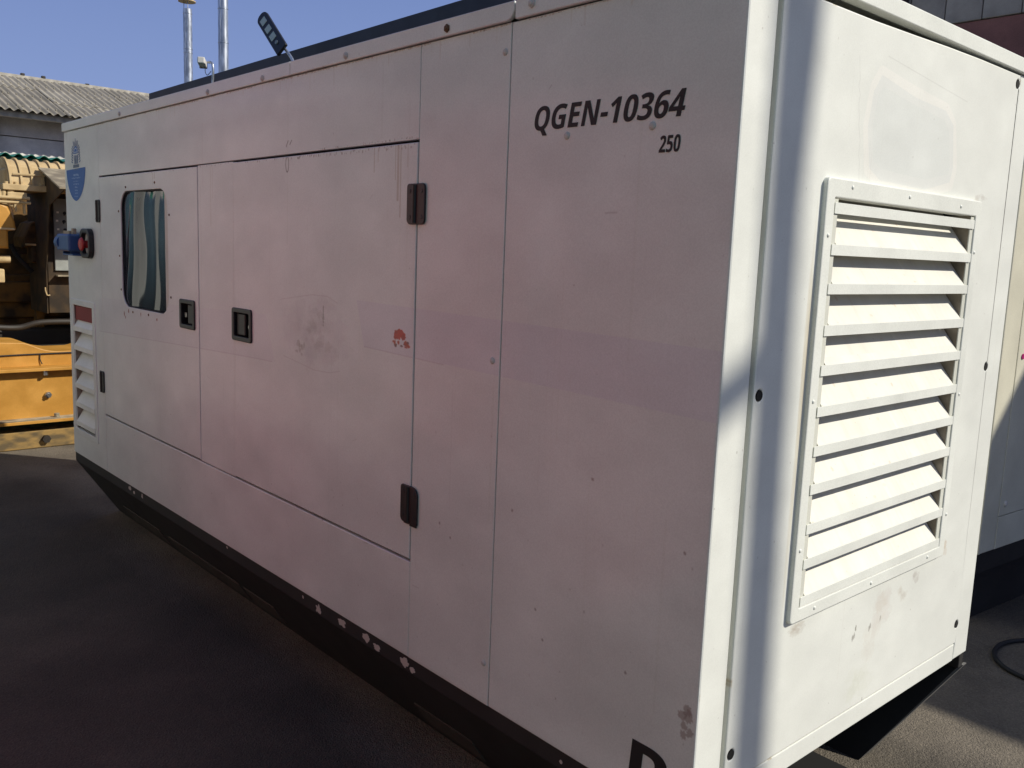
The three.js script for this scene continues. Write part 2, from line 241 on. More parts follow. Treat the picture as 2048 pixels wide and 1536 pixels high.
// ------------------------------------------------------------------ ground
{
  const line = (pts) => { const out = []; for (let i = 0; i + 1 < pts.length; i++) { const [a, st] = pts[i], b = pts[i + 1][0]; for (let v = a; v < b - 1e-6; v += st) out.push(v); } out.push(pts.at(-1)[0]); return out; };
  const xs = line([[-150, 14], [-24, 2], [-10, 0.12], [3, 1.5], [12, 14], [150, 1]]), zs = line([[-150, 14], [-16, 2], [-4, 0.12], [5, 1.5], [16, 14], [150, 1]]);
  const pos = [], uv = [], col = [], idx = [], nor = [];
  for (const z of zs) for (const x of xs) {
    pos.push(x, 0, z); uv.push(x, z); nor.push(0, 1, 0);
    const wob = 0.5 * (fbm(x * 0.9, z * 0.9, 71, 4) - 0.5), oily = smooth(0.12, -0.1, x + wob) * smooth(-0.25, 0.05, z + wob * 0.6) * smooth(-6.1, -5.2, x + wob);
    const patch = smooth(0.56, 0.68, fbm(x * 0.55 + 3, z * 0.55, 72, 4)), spots = smooth(0.63, 0.7, fbm(x * 2.2, z * 2.2, 73, 4));
    const k = (1 - 0.63 * oily) * (1 - 0.16 * patch) * (1 - 0.15 * spots) * (0.88 + 0.16 * (fbm(x * 1.4, z * 1.4, 74, 4) - 0.5)) * (1 + 0.45 * smooth(-9, -13, x));  // lightened towards the long shed to bounce more light onto its wall
    col.push(k, k, k);
  }
  const n = xs.length;
  for (let j = 0; j + 1 < zs.length; j++) for (let i = 0; i + 1 < n; i++) { const a = j * n + i; idx.push(a, a + n, a + 1, a + 1, a + n, a + n + 1); }
  const g = new THREE.BufferGeometry();
  g.setAttribute('position', new THREE.Float32BufferAttribute(pos, 3)); g.setAttribute('normal', new THREE.Float32BufferAttribute(nor, 3));
  g.setAttribute('uv', new THREE.Float32BufferAttribute(uv, 2)); g.setAttribute('color', new THREE.Float32BufferAttribute(col, 3)); g.setIndex(idx);
  const tx = texOf(noisy(1024, 1024, (x, y) => { const f = fbm(x / 128, y / 128, 81, 6, 8), s = hash(x, y, 82), k = 0.72 + 0.5 * f + (s > 0.985 ? 0.4 : s < 0.03 ? -0.3 : 0) + 0.22 * (hash(x >> 1, y >> 1, 83) - 0.5) - 0.05 * smooth(0.012, 0.0, Math.abs(fbm(x / 128, y / 128, 88, 4, 8) - 0.5)); return [112 * k, 104 * k, 92 * k]; }), 2.6, 2.6);
  const bp = texOf(noisy(512, 512, (x, y) => { const v = 255 * (0.6 * fbm(x / 32, y / 32, 84, 4, 16) + 0.4 * hash(x, y, 85)); return [v, v, v]; }), 1.3, 1.3, false);
  struct('ground', g, std({ map: tx, vertexColors: true, roughness: 0.82, bumpMap: bp, bumpScale: 0.008 }));
}

// ------------------------------------------------------------------ the generator canopy
const font = await new FontLoader().loadAsync('fonts/droid/droid_sans_bold.typeface.json');
const gp = [0, G, 0];
// louvred grille: frame, jamb strips, blades; (s, y, out) coordinates of a face
function grille(parent, name, o, place) {
  const P = (n, g, m, par = parent, pos) => part(n, place(merge(Array.isArray(g) ? g : [g])), m, par, pos);
  const hole = rrect(o.i0, o.y0, o.i1, o.y1, 0.002, THREE.Path);
  const fr = P(name, sheet(rrect(o.f0, o.fy0, o.f1, o.fy1, 0.014), o.proud + 0.004, o.proud, 0.003, [hole]), o.frameMat, parent, o.pos);
  const D = o.depth, st = o.strip;
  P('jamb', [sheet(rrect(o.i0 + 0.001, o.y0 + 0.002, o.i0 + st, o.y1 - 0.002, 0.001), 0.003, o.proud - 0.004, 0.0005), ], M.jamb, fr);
  P('shade_toned_wall', box(o.i0 + st - 0.004, o.i0 + st, o.y0, o.y1, -D, o.proud - 0.0075), M.sill, fr);  // white wall toned down in colour to deepen the shade inside the louvre
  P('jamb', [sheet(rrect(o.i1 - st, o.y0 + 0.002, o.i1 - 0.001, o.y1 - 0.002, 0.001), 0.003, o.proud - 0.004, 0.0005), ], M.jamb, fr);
  P('shade_toned_wall', box(o.i1 - st, o.i1 - st + 0.004, o.y0, o.y1, -D, o.proud - 0.0075), M.sill, fr);
  P('backing', box(o.i0 + st - 0.002, o.i1 - st + 0.002, o.y0 - 0.01, o.y1 + 0.03, -D - 0.006, -D), o.backMat || M.inner, fr);
  o.tops.forEach((yt, i) => {
    const lip = o.lip * (1 + 0.04 * (hash(i, 3, 7) - 0.5)), f = o.proud - 0.001 + 0.001 * hash(i, 1, 2), rise = o.rise, run = o.run, t = 0.0016;
    // folded sheet: lip hanging in front, blade sloping back and up
    const prof = [[f, yt - lip], [f, yt - 0.0015], [f - 0.0015, yt], [f - 0.0015 - run, yt + rise], [f - 0.0015 - run - t, yt + rise - t], [f - t - 0.001, yt - 0.002], [f - t, yt - lip]];
    const L = o.i1 - o.i0 - 2 * st + 0.016;
    const front = box(o.i0 + 0.003, o.i1 - 0.003, yt - lip, yt - 0.0006, f - t, f + 0.0004, 0.0006);
    const g = new THREE.ExtrudeGeometry(poly(prof), { depth: L - 0.02, bevelEnabled: false });   // extruded along +z of the profile's own axes
    g.applyMatrix4(new THREE.Matrix4().set(0, 0, 1, o.i0 + st + 0.002, 0, 1, 0, 0, 1, 0, 0, 0, 0, 0, 0, 1));
    // the matrix above mirrors, so put the winding right
    const p = g.attributes.position, nn = g.attributes.normal; for (let k = 0; k < p.count; k += 3) { for (const a of [p, nn]) { const b = [a.getX(k), a.getY(k), a.getZ(k)]; a.setXYZ(k, a.getX(k + 1), a.getY(k + 1), a.getZ(k + 1)); a.setXYZ(k + 1, ...b); } }
    g.computeVertexNormals();
    P('blade_lip', front, o.frameMat === M.side ? o.bladeMat : o.frameMat, fr);
    if (i || !o.openTop) P('blade', metreUV(g), o.bladeMat, fr);
  });
  return fr;
}
function latch(parent, x0, x1, y0, y1, lockSide) {
  const w = x1 - x0;
  const rim = part('handle', sheet(rrect(x0, y0, x1, y1, 0.011), 0.009, 0.0075, 0.003, [rrect(x0 + 0.02, y0 + 0.018, x1 - 0.02, y1 - 0.018, 0.006, THREE.Path)]), M.plastic, parent);
  const cup = box(x0 + 0.012, x1 - 0.012, y0 + 0.012, y1 - 0.012, -0.032, -0.028), mid = lockSide > 0 ? [x0 + 0.022, x0 + 0.022 + w * 0.44] : [x1 - 0.022 - w * 0.44, x1 - 0.022];
  const lx = lockSide > 0 ? x1 - 0.038 : x0 + 0.038, ly = y0 + (y1 - y0) * 0.46;
  const list = [rim.geometry, cup, box(mid[0], mid[1], y0 + 0.02, y1 - 0.02, -0.028, -0.003, 0.006), box(x0 + 0.012, x0 + 0.02, y0 + 0.014, y1 - 0.014, -0.03, 0), box(x1 - 0.02, x1 - 0.012, y0 + 0.014, y1 - 0.014, -0.03, 0), box(x0 + 0.014, x1 - 0.014, y0 + 0.012, y0 + 0.018, -0.03, 0), box(x0 + 0.014, x1 - 0.014, y1 - 0.018, y1 - 0.012, -0.03, 0)];
  rim.geometry = merge(list.map((g) => (g.attributes.uv ? g : metreUV(g))));
  return { rim, lock: cyl([lx, ly, -0.028], [lx, ly, -0.006], 0.011) };
}
function dome(x, y, z, r, h = 0.5) { const g = new THREE.SphereGeometry(r, 12, 6, 0, 7, 0, Math.PI / 2); g.rotateX(Math.PI / 2); g.scale(1, 1, h); g.translate(x, y, z); return g; }

function basePlates(parent, W, nearCut, farCut) {
  const L = 4.3;
  const plate = (zTop, zBot, dz) => {             // band, slanted web and foot of one long side
    const band = box(-L + 0.004, -0.004, -0.052, -0.001, Math.min(zTop, zTop + dz), Math.max(zTop, zTop + dz), 0.004);
    const g = new THREE.BufferGeometry(), t = 0.008, a = [[-L + 0.01, -0.05, zTop], [-0.01, -0.05, zTop], [-nearCut, -G + 0.001, zBot], [-L + farCut, -G + 0.001, zBot]];
    const q = a.concat(a.map(([x, y, z]) => [x, y, z + Math.sign(dz) * t])), v = [];
    for (const f of [[0, 1, 2, 3], [7, 6, 5, 4], [0, 4, 5, 1], [1, 5, 6, 2], [2, 6, 7, 3], [3, 7, 4, 0]]) for (const k of [0, 1, 2, 0, 2, 3]) v.push(...q[f[k]]);
    g.setAttribute('position', new THREE.Float32BufferAttribute(v, 3)); g.computeVertexNormals();
    return [band, metreUV(g)];
  };
  return { plate };
}
const genset = thing('generator_set', 'large white generator canopy with two doors and a louvred end, lettered QGEN-10364', 'generator', [0, 0, 0]);
{
  const T = 0.018, gap = 0.0028, doorMat = M.side;
  const P = (n, g, m, par = genset, label) => part(n, g, m, par, par === genset ? gp : null, label);
  // hidden core, floor, roof and the two faces away from the camera
  P('core', [box(-4.27, -0.14, 0.02, 1.74, -1.41, -0.06), box(-4.29, -0.02, 0.004, 0.02, -1.43, -0.02), box(-3.86, -0.13, 0.02, 1.74, -0.06, -0.036)], M.inner);
  P('roof', box(-4.3, 0.0, 1.786, 1.796, -1.441, 0.0), M.white);
  P('rear_panel', box(-4.3, -0.02, 0.0, 1.786, -1.441, -1.425, 0.003), M.white);
  P('far_end_panel', box(-4.3, -4.285, 0.0, 1.786, -1.424, -0.02, 0.003), M.white);
  // side: far corner panel with the small grille, header, sill, posts, panels
  const grOpen = rrect(-4.235, 0.15, -3.905, 0.835, 0.003, THREE.Path);
  const corner = P('corner_panel', sheet(poly([[-4.3, 0], [-3.742, 0], [-3.742, 1.754], [-4.3, 1.754]]), T, 0, 0.0025, [grOpen]), M.side);
  P('header_panel', sheet(poly([[-3.74, 1.5055], [-1.0385, 1.5055], [-1.0385, 1.754], [-3.74, 1.754]]), T, 0, 0.0012), M.side);
  P('sill_panel', sheet(poly([[-3.738, 0], [-1.0385, 0], [-1.0385, 0.2955], [-3.738, 0.2955]]), T, 0, 0.003), M.side);
  P('door_post', sheet(poly([[-2.535, 0.3005], [-2.214, 0.3005], [-2.214, 1.5015], [-2.535, 1.5015]]), T, -0.0005, 0.0012), M.side);
  P('side_panel', sheet(poly([[-1.036, 0], [-0.669, 0], [-0.669, 1.754], [-1.036, 1.754]]), T, 0, 0.0014), M.side);
  P('side_panel', sheet(poly([[-0.666, 0], [0, 0], [0, 1.754], [-0.666, 1.754]]), T, 0, 0.003), M.side);
  // left door with window
  const win = [-3.437, 0.882, -2.857, 1.422, 0.085];
  const h1 = rrect(-2.718, 0.853, -2.588, 0.95, 0.004, THREE.Path), h2 = rrect(-2.206, 0.853, -2.07, 0.95, 0.004, THREE.Path);
  const d1 = P('door', sheet(poly([[-3.737, 0.3045], [-2.540, 0.3045], [-2.540, 1.4978], [-3.737, 1.4978]]), T, 0.001, 0.0022, [rrect(...win.slice(0, 4), win[4], THREE.Path), h1]), doorMat);
  {
    const nx = 90, ny = 60, g = new THREE.PlaneGeometry(win[2] - win[0] + 0.016, win[3] - win[1] + 0.016, nx, ny), p = g.attributes.position;   // a sheet of buckled acrylic
    for (let i = 0; i < p.count; i++) { const u = p.getX(i), v = p.getY(i), w = 1.1 * fbm(u * 2 + 5, v * 2.4, 15, 2); p.setZ(i, 0.020 * (vnoise(u * 7 + w * 2.2 + 3, v * 1.3 + 2, 14) - 0.5) + 0.004 * (vnoise(u * 17 + w * 3, v * 2.2, 16) - 0.5)); }
    g.computeVertexNormals(); g.translate((win[0] + win[2]) / 2, (win[1] + win[3]) / 2, -0.0145);
    P('window', g, new THREE.MeshPhysicalMaterial({ color: C(0.032, 0.045, 0.054), roughness: 0.07, ior: 1.5, clearcoat: 0.35, clearcoatRoughness: 0.06 }), d1);
    const rim = rrect(win[0] - 0.002, win[1] - 0.002, win[2] + 0.002, win[3] + 0.002, win[4]);
    P('window_seal', sheet(rim, 0.006, -0.004, 0.0015, [rrect(win[0] + 0.006, win[1] + 0.006, win[2] - 0.006, win[3] - 0.006, win[4] - 0.006, THREE.Path)]), M.rubber, d1);
    P('window_frame', sheet(rrect(-2.902, win[1] + 0.006, -2.864, win[3] - 0.006, [0.002, 0.03, 0.03, 0.002]), 0.003, -0.0045, 0.001), M.jamb, d1);
    for (const [x, y] of [[-3.36, 1.44], [-2.995, 1.45], [-3.462, 1.33], [-3.462, 1.12], [-3.452, 0.96], [-2.835, 1.31], [-2.83, 0.96], [-3.3, 0.862], [-3.1, 0.864]]) P('screw', dome(x, y, 0.001, 0.0055, 0.7), M.boltRust, d1);
  }
  P('hinge', hingeGeo(-3.76, 1.333, 0.062), M.plastic, d1); P('hinge', hingeGeo(-3.768, 0.468, 0.062), M.plastic, d1);
  let l = latch(d1, -2.73, -2.574, 0.84, 0.962, -1); P('lock', l.lock, M.steel, l.rim); l.rim.children.forEach((c) => d1.attach ? d1.add(c) : 0);
  // right door
  const d2 = P('door', sheet(poly([[-2.2115, 0.3045], [-1.042, 0.3045], [-1.042, 1.4978], [-2.2115, 1.4978]]), T, 0.001, 0.0022, [h2]), doorMat);
  P('hinge', hingeGeo(-1.039, 1.33, 0.084), M.plastic, d2); P('hinge', hingeGeo(-1.042, 0.47, 0.082, 1), M.plastic, d2);
  l = latch(d2, -2.22, -2.056, 0.838, 0.962, 1); P('lock', l.lock, M.steel, l.rim); l.rim.children.forEach((c) => d2.add(c));
  // roof fascia in lengths, with seams
  for (const [x0, x1, rb] of [[-4.306, -1.7585, 0.002], [-1.7565, -0.652, 0.03], [-0.648, 0.0, 0.002]]) P('roof_trim', sheet(rrect(x0, 1.7565, x1, 1.8, [0.002, rb, 0.004, 0.004]), 0.014, 0.009, 0.0025), M.side);
  P('roof_trim', toEnd(sheet(rrect(-0.009, 1.764, 1.447, 1.804, [0.002, 0.002, 0.004, 0.004]), 0.03, 0.012, 0.003)), M.white);
  for (const [x, y, r] of [[-3.393, 1.773, 0], [-2.408, 1.769, 0], [-1.953, 1.768, 0], [-1.409, 1.772, 0], [-0.912, 1.775, 1], [-0.59, 1.782, 0]]) P('bolt', merge([cyl([x, y, 0.008], [x, y, 0.013], 0.0115, 0.0105, 6), dome(x, y, 0.013, 0.007, 0.6)]), r ? M.boltRust : M.bolt);
  for (const [x, y] of [[-0.689, 1.688], [-0.464, 1.475], [-0.215, 1.478], [-0.697, 0.932], [-0.691, 0.115]]) P('bolt', dome(x, y, 0, 0.009, 0.55), M.bolt);
  // far grille on the corner panel, emergency stop, connector, sticker
  grille(genset, 'side_grille', { pos: gp, f0: -4.283, f1: -3.862, fy0: 0.118, fy1: 0.868, i0: -4.235, i1: -3.905, y0: 0.15, y1: 0.835, proud: 0.004, depth: 0.056, strip: 0.012, lip: 0.026, rise: 0.085, run: 0.05, tops: [0.72, 0.615, 0.51, 0.405, 0.3, 0.192], frameMat: M.side, bladeMat: M.white, backMat: M.jamb }, (g) => g);
  P('baffle', box(-4.222, -3.918, 0.755, 0.83, -0.05, -0.008), std({ color: C(0.2, 0.012, 0.014), roughness: 0.6 }), genset, 'dark red plate behind the top opening of the small grille');
  const es = P('emergency_stop', sheet(rrect(-4.0, 1.094, -3.845, 1.246, 0.045), 0.03, 0.026, 0.006, [rrect(-3.975, 1.118, -3.868, 1.222, 0.03, THREE.Path)]), M.plastic);
  P('recess', box(-3.98, -3.86, 1.11, 1.23, 0.0, 0.004), M.bolt, es);
  P('button', merge([cyl([-3.93, 1.165, 0.004], [-3.93, 1.165, 0.036], 0.02), dome(-3.93, 1.165, 0.034, 0.036, 0.45)]), M.red, es);
  const sk = P('power_socket', merge([box(-4.235, -4.02, 1.125, 1.215, 0.0, 0.075, 0.014), cyl([-4.245, 1.17, 0.045], [-4.19, 1.17, 0.045], 0.04)]), M.blue);
  P('bracket', [box(-4.19, -4.02, 1.103, 1.112, 0.01, 0.055, 0.003), box(-4.19, -4.183, 1.103, 1.13, 0.01, 0.055), box(-4.055, -4.05, 1.103, 1.13, 0.01, 0.055)], M.blue, sk);
  P('clip', [box(-4.2, -4.09, 1.212, 1.232, 0.015, 0.05, 0.005), box(-4.085, -4.06, 1.21, 1.245, 0.02, 0.04, 0.004)], M.hood, sk);
  // sticker
  const stk = texOf(canvasOf(512, 512, (c, w, h) => {
    const sx = (x) => (x + 4.28) / 0.345 * w, sy = (y) => (1.72 - y) / 0.345 * h;
    c.clearRect(0, 0, w, h);
    c.fillStyle = '#2a60a8'; c.beginPath(); c.moveTo(sx(-4.272), sy(1.553)); c.lineTo(sx(-3.948), sy(1.558)); c.bezierCurveTo(sx(-3.95), sy(1.47), sx(-4.03), sy(1.393), sx(-4.115), sy(1.389)); c.bezierCurveTo(sx(-4.20), sy(1.393), sx(-4.265), sy(1.47), sx(-4.272), sy(1.553)); c.fill();
    const cx = sx(-4.10), cy = sy(1.632);
    c.beginPath(); c.arc(cx, cy, 58, Math.PI, 0); c.fill(); c.fillStyle = '#c9ccd2'; c.fillRect(cx - 40, cy - 14, 80, 5);
    c.strokeStyle = '#c9ccd2'; c.lineWidth = 8; c.beginPath(); c.arc(cx, cy, 42, Math.PI, 0); c.stroke(); c.strokeStyle = '#27508c';
    c.lineCap = 'round'; c.lineWidth = 9; for (let i = -4; i <= 4; i++) { const a = -Math.PI / 2 + i * 0.29; c.beginPath(); c.moveTo(cx + Math.cos(a) * 72, cy + Math.sin(a) * 64); c.lineTo(cx + Math.cos(a) * 104, cy + Math.sin(a) * (i % 2 ? 94 : 112)); c.stroke(); }
    for (const sgn of [-1, 1]) for (let i = 0; i < 5; i++) { c.beginPath(); c.moveTo(cx + sgn * (66 + i * 4), cy - 6 + i * 18); c.quadraticCurveTo(cx + sgn * (84 + i * 4), cy - 8 + i * 18, cx + sgn * (98 + i * 3), cy - 26 + i * 20); c.stroke(); }
    c.lineWidth = 8; for (const dx of [-42, -22, -4, 14, 36, 48]) { c.beginPath(); c.moveTo(cx + dx, cy + 10 + (dx & 7)); c.lineTo(cx + dx * 0.9, cy + 74); c.stroke(); }
    c.fillStyle = '#5c6b80'; c.fillRect(cx - 74, cy + 82, 150, 24); c.globalAlpha = 0.55; c.fillRect(cx - 64, cy + 116, 128, 9); c.globalAlpha = 1;
    // lines of lettering too small to read
    c.fillStyle = '#b9c7de';
    const lines = [[1.528, 64, 17], [1.510, 104, 9], [1.492, 62, 6], [1.478, 66, 9], [1.462, 34, 10], [1.446, 32, 10], [1.431, 30, 10], [1.414, 44, 7]];
    for (const [y, hw, hh] of lines) for (let x = -hw; x < hw;) { const k = rr(4, 15); c.globalAlpha = rr(0.45, 0.95); c.fillRect(sx(-4.11) + x, sy(y) + rr(-3, 3) * hh / 12, k, hh * rr(0.5, 1)); x += k + rr(2, 5); }
    c.globalAlpha = 1;
  }), 1, 1);
  const sg = new THREE.PlaneGeometry(0.345, 0.345); sg.translate(-4.1075, 1.5475, 0.0009);
  P('sticker', sg, std({ map: stk, transparent: true, alphaTest: 0.5, roughness: 0.5 }), genset, 'blue shield sticker with an emblem above it');
  // lettering
  const text = (str, x0, x1, y0, cap, slant, turn = 0) => {
    const g = new TextGeometry(str, { font, size: cap, depth: 0.0006, curveSegments: 6, bevelEnabled: false }); g.computeBoundingBox();
    const b = g.boundingBox, k = (x1 - x0) / (b.max.x - b.min.x + slant * cap);
    g.applyMatrix4(new THREE.Matrix4().set(k, slant * k, 0, x0 - b.min.x * k, 0, cap / Math.max(b.max.y, 1e-6), 0, y0, 0, 0, 1, 0.0005, 0, 0, 0, 1));
    if (turn) { g.translate(-x0, -y0, 0); g.rotateZ(turn); g.translate(x0, y0, 0); }
    return g;
  };
  P('lettering', text('QGEN-10364', -0.578, -0.126, 1.4935, 0.0545, 0.2, -0.004), M.ink, genset, 'black slanted lettering QGEN-10364');
  P('lettering', text('250', -0.194, -0.138, 1.4225, 0.034, 0.12), M.ink, genset, 'small black lettering 250 under the serial');
  P('lettering', text('P', -0.177, -0.064, 0.012, 0.124, 0.06), M.ink, genset, 'big black letter at the bottom edge');
  // end face
  const E = (n, g, m, par = genset, label) => P(n, toEnd(Array.isArray(g) ? merge(g) : g), m, par, label);
  E('corner_post', [sheet(poly([[0.0005, 0.0], [0.098, 0.0], [0.098, 1.762], [0.0005, 1.762]]), 0.02, 0.0005, 0.004), box(0.085, 0.098, 0, 1.76, -0.05, -0.018)], M.end);
  const doorTop = [[0.112, 1.742], [0.3, 1.7425], [0.48, 1.744], [0.68, 1.749], [0.85, 1.754], [1.05, 1.7575], [1.339, 1.7595]];
  const holeAt = ([s, y]) => { const h = new THREE.Path(); h.absarc(s, y, 0.0125, 0, 2 * Math.PI, true); return h; };
  const plugs = [[0.1335, 0.932], [0.1335, 0.127], [1.331, 0.12], [1.329, 0.926], [1.3235, 1.733]];
  const gd = E('end_door', sheet(poly([[0.112, 0.056], [1.339, 0.056], ...doorTop.slice().reverse()]), 0.024, 0.003, 0.004, [...plugs.map(holeAt), rrect(0.35, 0.428, 1.1, 1.352, 0.003, THREE.Path)]), M.end);
  for (const [s, y] of plugs) E('lock_plug', [cyl([s, y, -0.02], [s, y, 0.0036], 0.0116, 0.0112, 20)], M.plug, gd);
  E('bottom_rail', sheet(poly([[0.1, 0.0], [1.3325, 0.0], [1.3325, 0.0535], [0.1, 0.0535]]), 0.02, 0.0022, 0.002), M.end);
  E('corner_post', [sheet(poly([[1.3365, 0.0], [1.4405, 0.0], [1.4405, 1.762], [1.343, 1.762], [1.3425, 0.056]]), 0.02, 0.0012, 0.004)], M.end);
  const tops = [1.3425, 1.2525, 1.1665, 1.0745, 0.985, 0.891, 0.8, 0.7115, 0.6175, 0.534, 0.4435];
  const gr = grille(genset, 'end_grille', { pos: gp, f0: 0.314, f1: 1.142, fy0: 0.384, fy1: 1.394, i0: 0.35, i1: 1.104, y0: 0.418, y1: 1.352, proud: 0.015, depth: 0.115, strip: 0.021, lip: 0.0245, rise: 0.108, run: 0.08, tops, frameMat: M.white, bladeMat: M.blade, backMat: M.sill, openTop: true }, toEnd);
  for (const [s, y] of [[0.42, 1.378], [0.70, 1.376], [1.0, 1.372], [0.332, 1.27], [1.118, 1.255], [0.331, 0.905], [1.124, 0.86], [0.331, 0.56], [1.128, 0.51], [0.42, 0.402], [0.70, 0.4], [1.03, 0.402]]) E('rivet', dome(s, y, 0.0145, 0.005, 0.7), M.white, gr);
  // base: black skirt, slanted long plates, inner rail, a low black slab on the ground and dusty foot rails
  const { plate } = basePlates(genset, 1.441, 0.2, 0.02);
  P('base_skirt', plate(-0.004, -0.23, -0.03), M.blackWorn);
  P('base_skirt', plate(-1.437, -1.21, 0.03), M.blackWorn);
  const fl = new THREE.BufferGeometry(), fq = [[-0.004, -0.052, -1.446], [-0.2, -G + 0.002, -1.215], [-0.2, -G + 0.002, -1.275], [-0.004, -0.052, -1.474]].flatMap((p) => [p, [p[0] - 0.009, p[1], p[2]]]), fv = [];
  for (const f of [[0, 2, 4, 6], [1, 7, 5, 3], [0, 1, 3, 2], [2, 3, 5, 4], [4, 5, 7, 6], [6, 7, 1, 0]]) for (const k of [0, 1, 2, 0, 2, 3]) fv.push(...fq[f[k]]);
  fl.setAttribute('position', new THREE.Float32BufferAttribute(fv, 3)); fl.computeVertexNormals();
  P('skirt_flange', metreUV(fl), std({ color: C(0.2, 0.195, 0.18), map: greyTile, roughness: 0.7 }));
  P('base_frame', [box(-4.28, -0.5, -0.03, -0.002, -1.39, -0.05), box(-0.7, -0.06, -G + 0.002, -G + 0.035, -1.075, -0.5), box(-4.2, -0.46, -G + 0.002, -0.02, -0.6, -0.42)], M.plug);  // floor plate, low black slab on the ground, one inner rail
  for (const [a, b] of [[-3.96, -3.42], [-3.3, -2.5], [-2.46, -2.18], [-1.2, -0.9]]) { const g = box(a, b, -0.11, 0.0, -0.006, 0.006, 0.004); g.rotateX(0.605); g.translate(0, -G + 0.125, -0.148); P('foot_pocket', g, M.dusty); }
  // paint flakes on the skirt
  const flake = std({ color: C(0.5, 0.44, 0.4), roughness: 0.8 });
  for (const [x, y, w, h] of [[-3.42, -0.018, 0.05, 0.022], [-3.36, -0.026, 0.03, 0.016], [-3.25, -0.02, 0.02, 0.024], [-2.3, -0.012, 0.016, 0.01], [-1.68, -0.02, 0.012, 0.014], [-1.57, -0.03, 0.04, 0.036], [-1.42, -0.025, 0.06, 0.03], [-1.27, -0.024, 0.055, 0.034], [-1.21, -0.034, 0.05, 0.026], [-1.06, -0.026, 0.055, 0.036], [-1.02, -0.036, 0.03, 0.02], [-0.39, -0.03, 0.012, 0.012]]) {
    const pts = []; for (let i = 0; i < 26; i++) { const t = i / 26 * 2 * Math.PI, k = 0.55 * vnoise(i * 0.45, x * 40, 77) + rr(0.45, 0.65); pts.push([x + Math.cos(t) * w / 2 * k, y + Math.sin(t) * h / 2 * k]); }
    P('paint_flake', sheet(poly(pts), 0.0008, -0.0034, 0), flake);
  }
}
function hingeGeo(cx, cy, w, crooked = 0) {
  const h = 0.112, z = 0.0015;
  const list = [sheet(rrect(cx - w / 2, cy - h / 2, cx + w / 2, cy + h / 2, [0.016, crooked ? 0.004 : 0.014, crooked ? 0.026 : 0.012, 0.01]), 0.006, 0.0075, 0.002), cyl([cx - 0.004, cy - h / 2 + 0.004, 0.007], [cx - 0.004, cy + h / 2 - 0.004, 0.007], 0.0075, 0.0075, 14)];
  for (const a of [-1, 1]) for (const b of [-1, 1]) list.push(cyl([cx + a * w * 0.33, cy + b * 0.036, 0.006], [cx + a * w * 0.33, cy + b * 0.036, 0.0088], 0.0075, 0.006, 12));
  if (crooked) list.push(box(cx + 0.004, cx + w / 2 - 0.004, cy - h / 2 - 0.007, cy - h / 2 + 0.01, z, 0.006, 0.002), box(cx - w / 2 + 0.016, cx, cy - h / 2 - 0.004, cy - h / 2 + 0.01, z, 0.006, 0.002));
  return merge(list.map(metreUV));
}

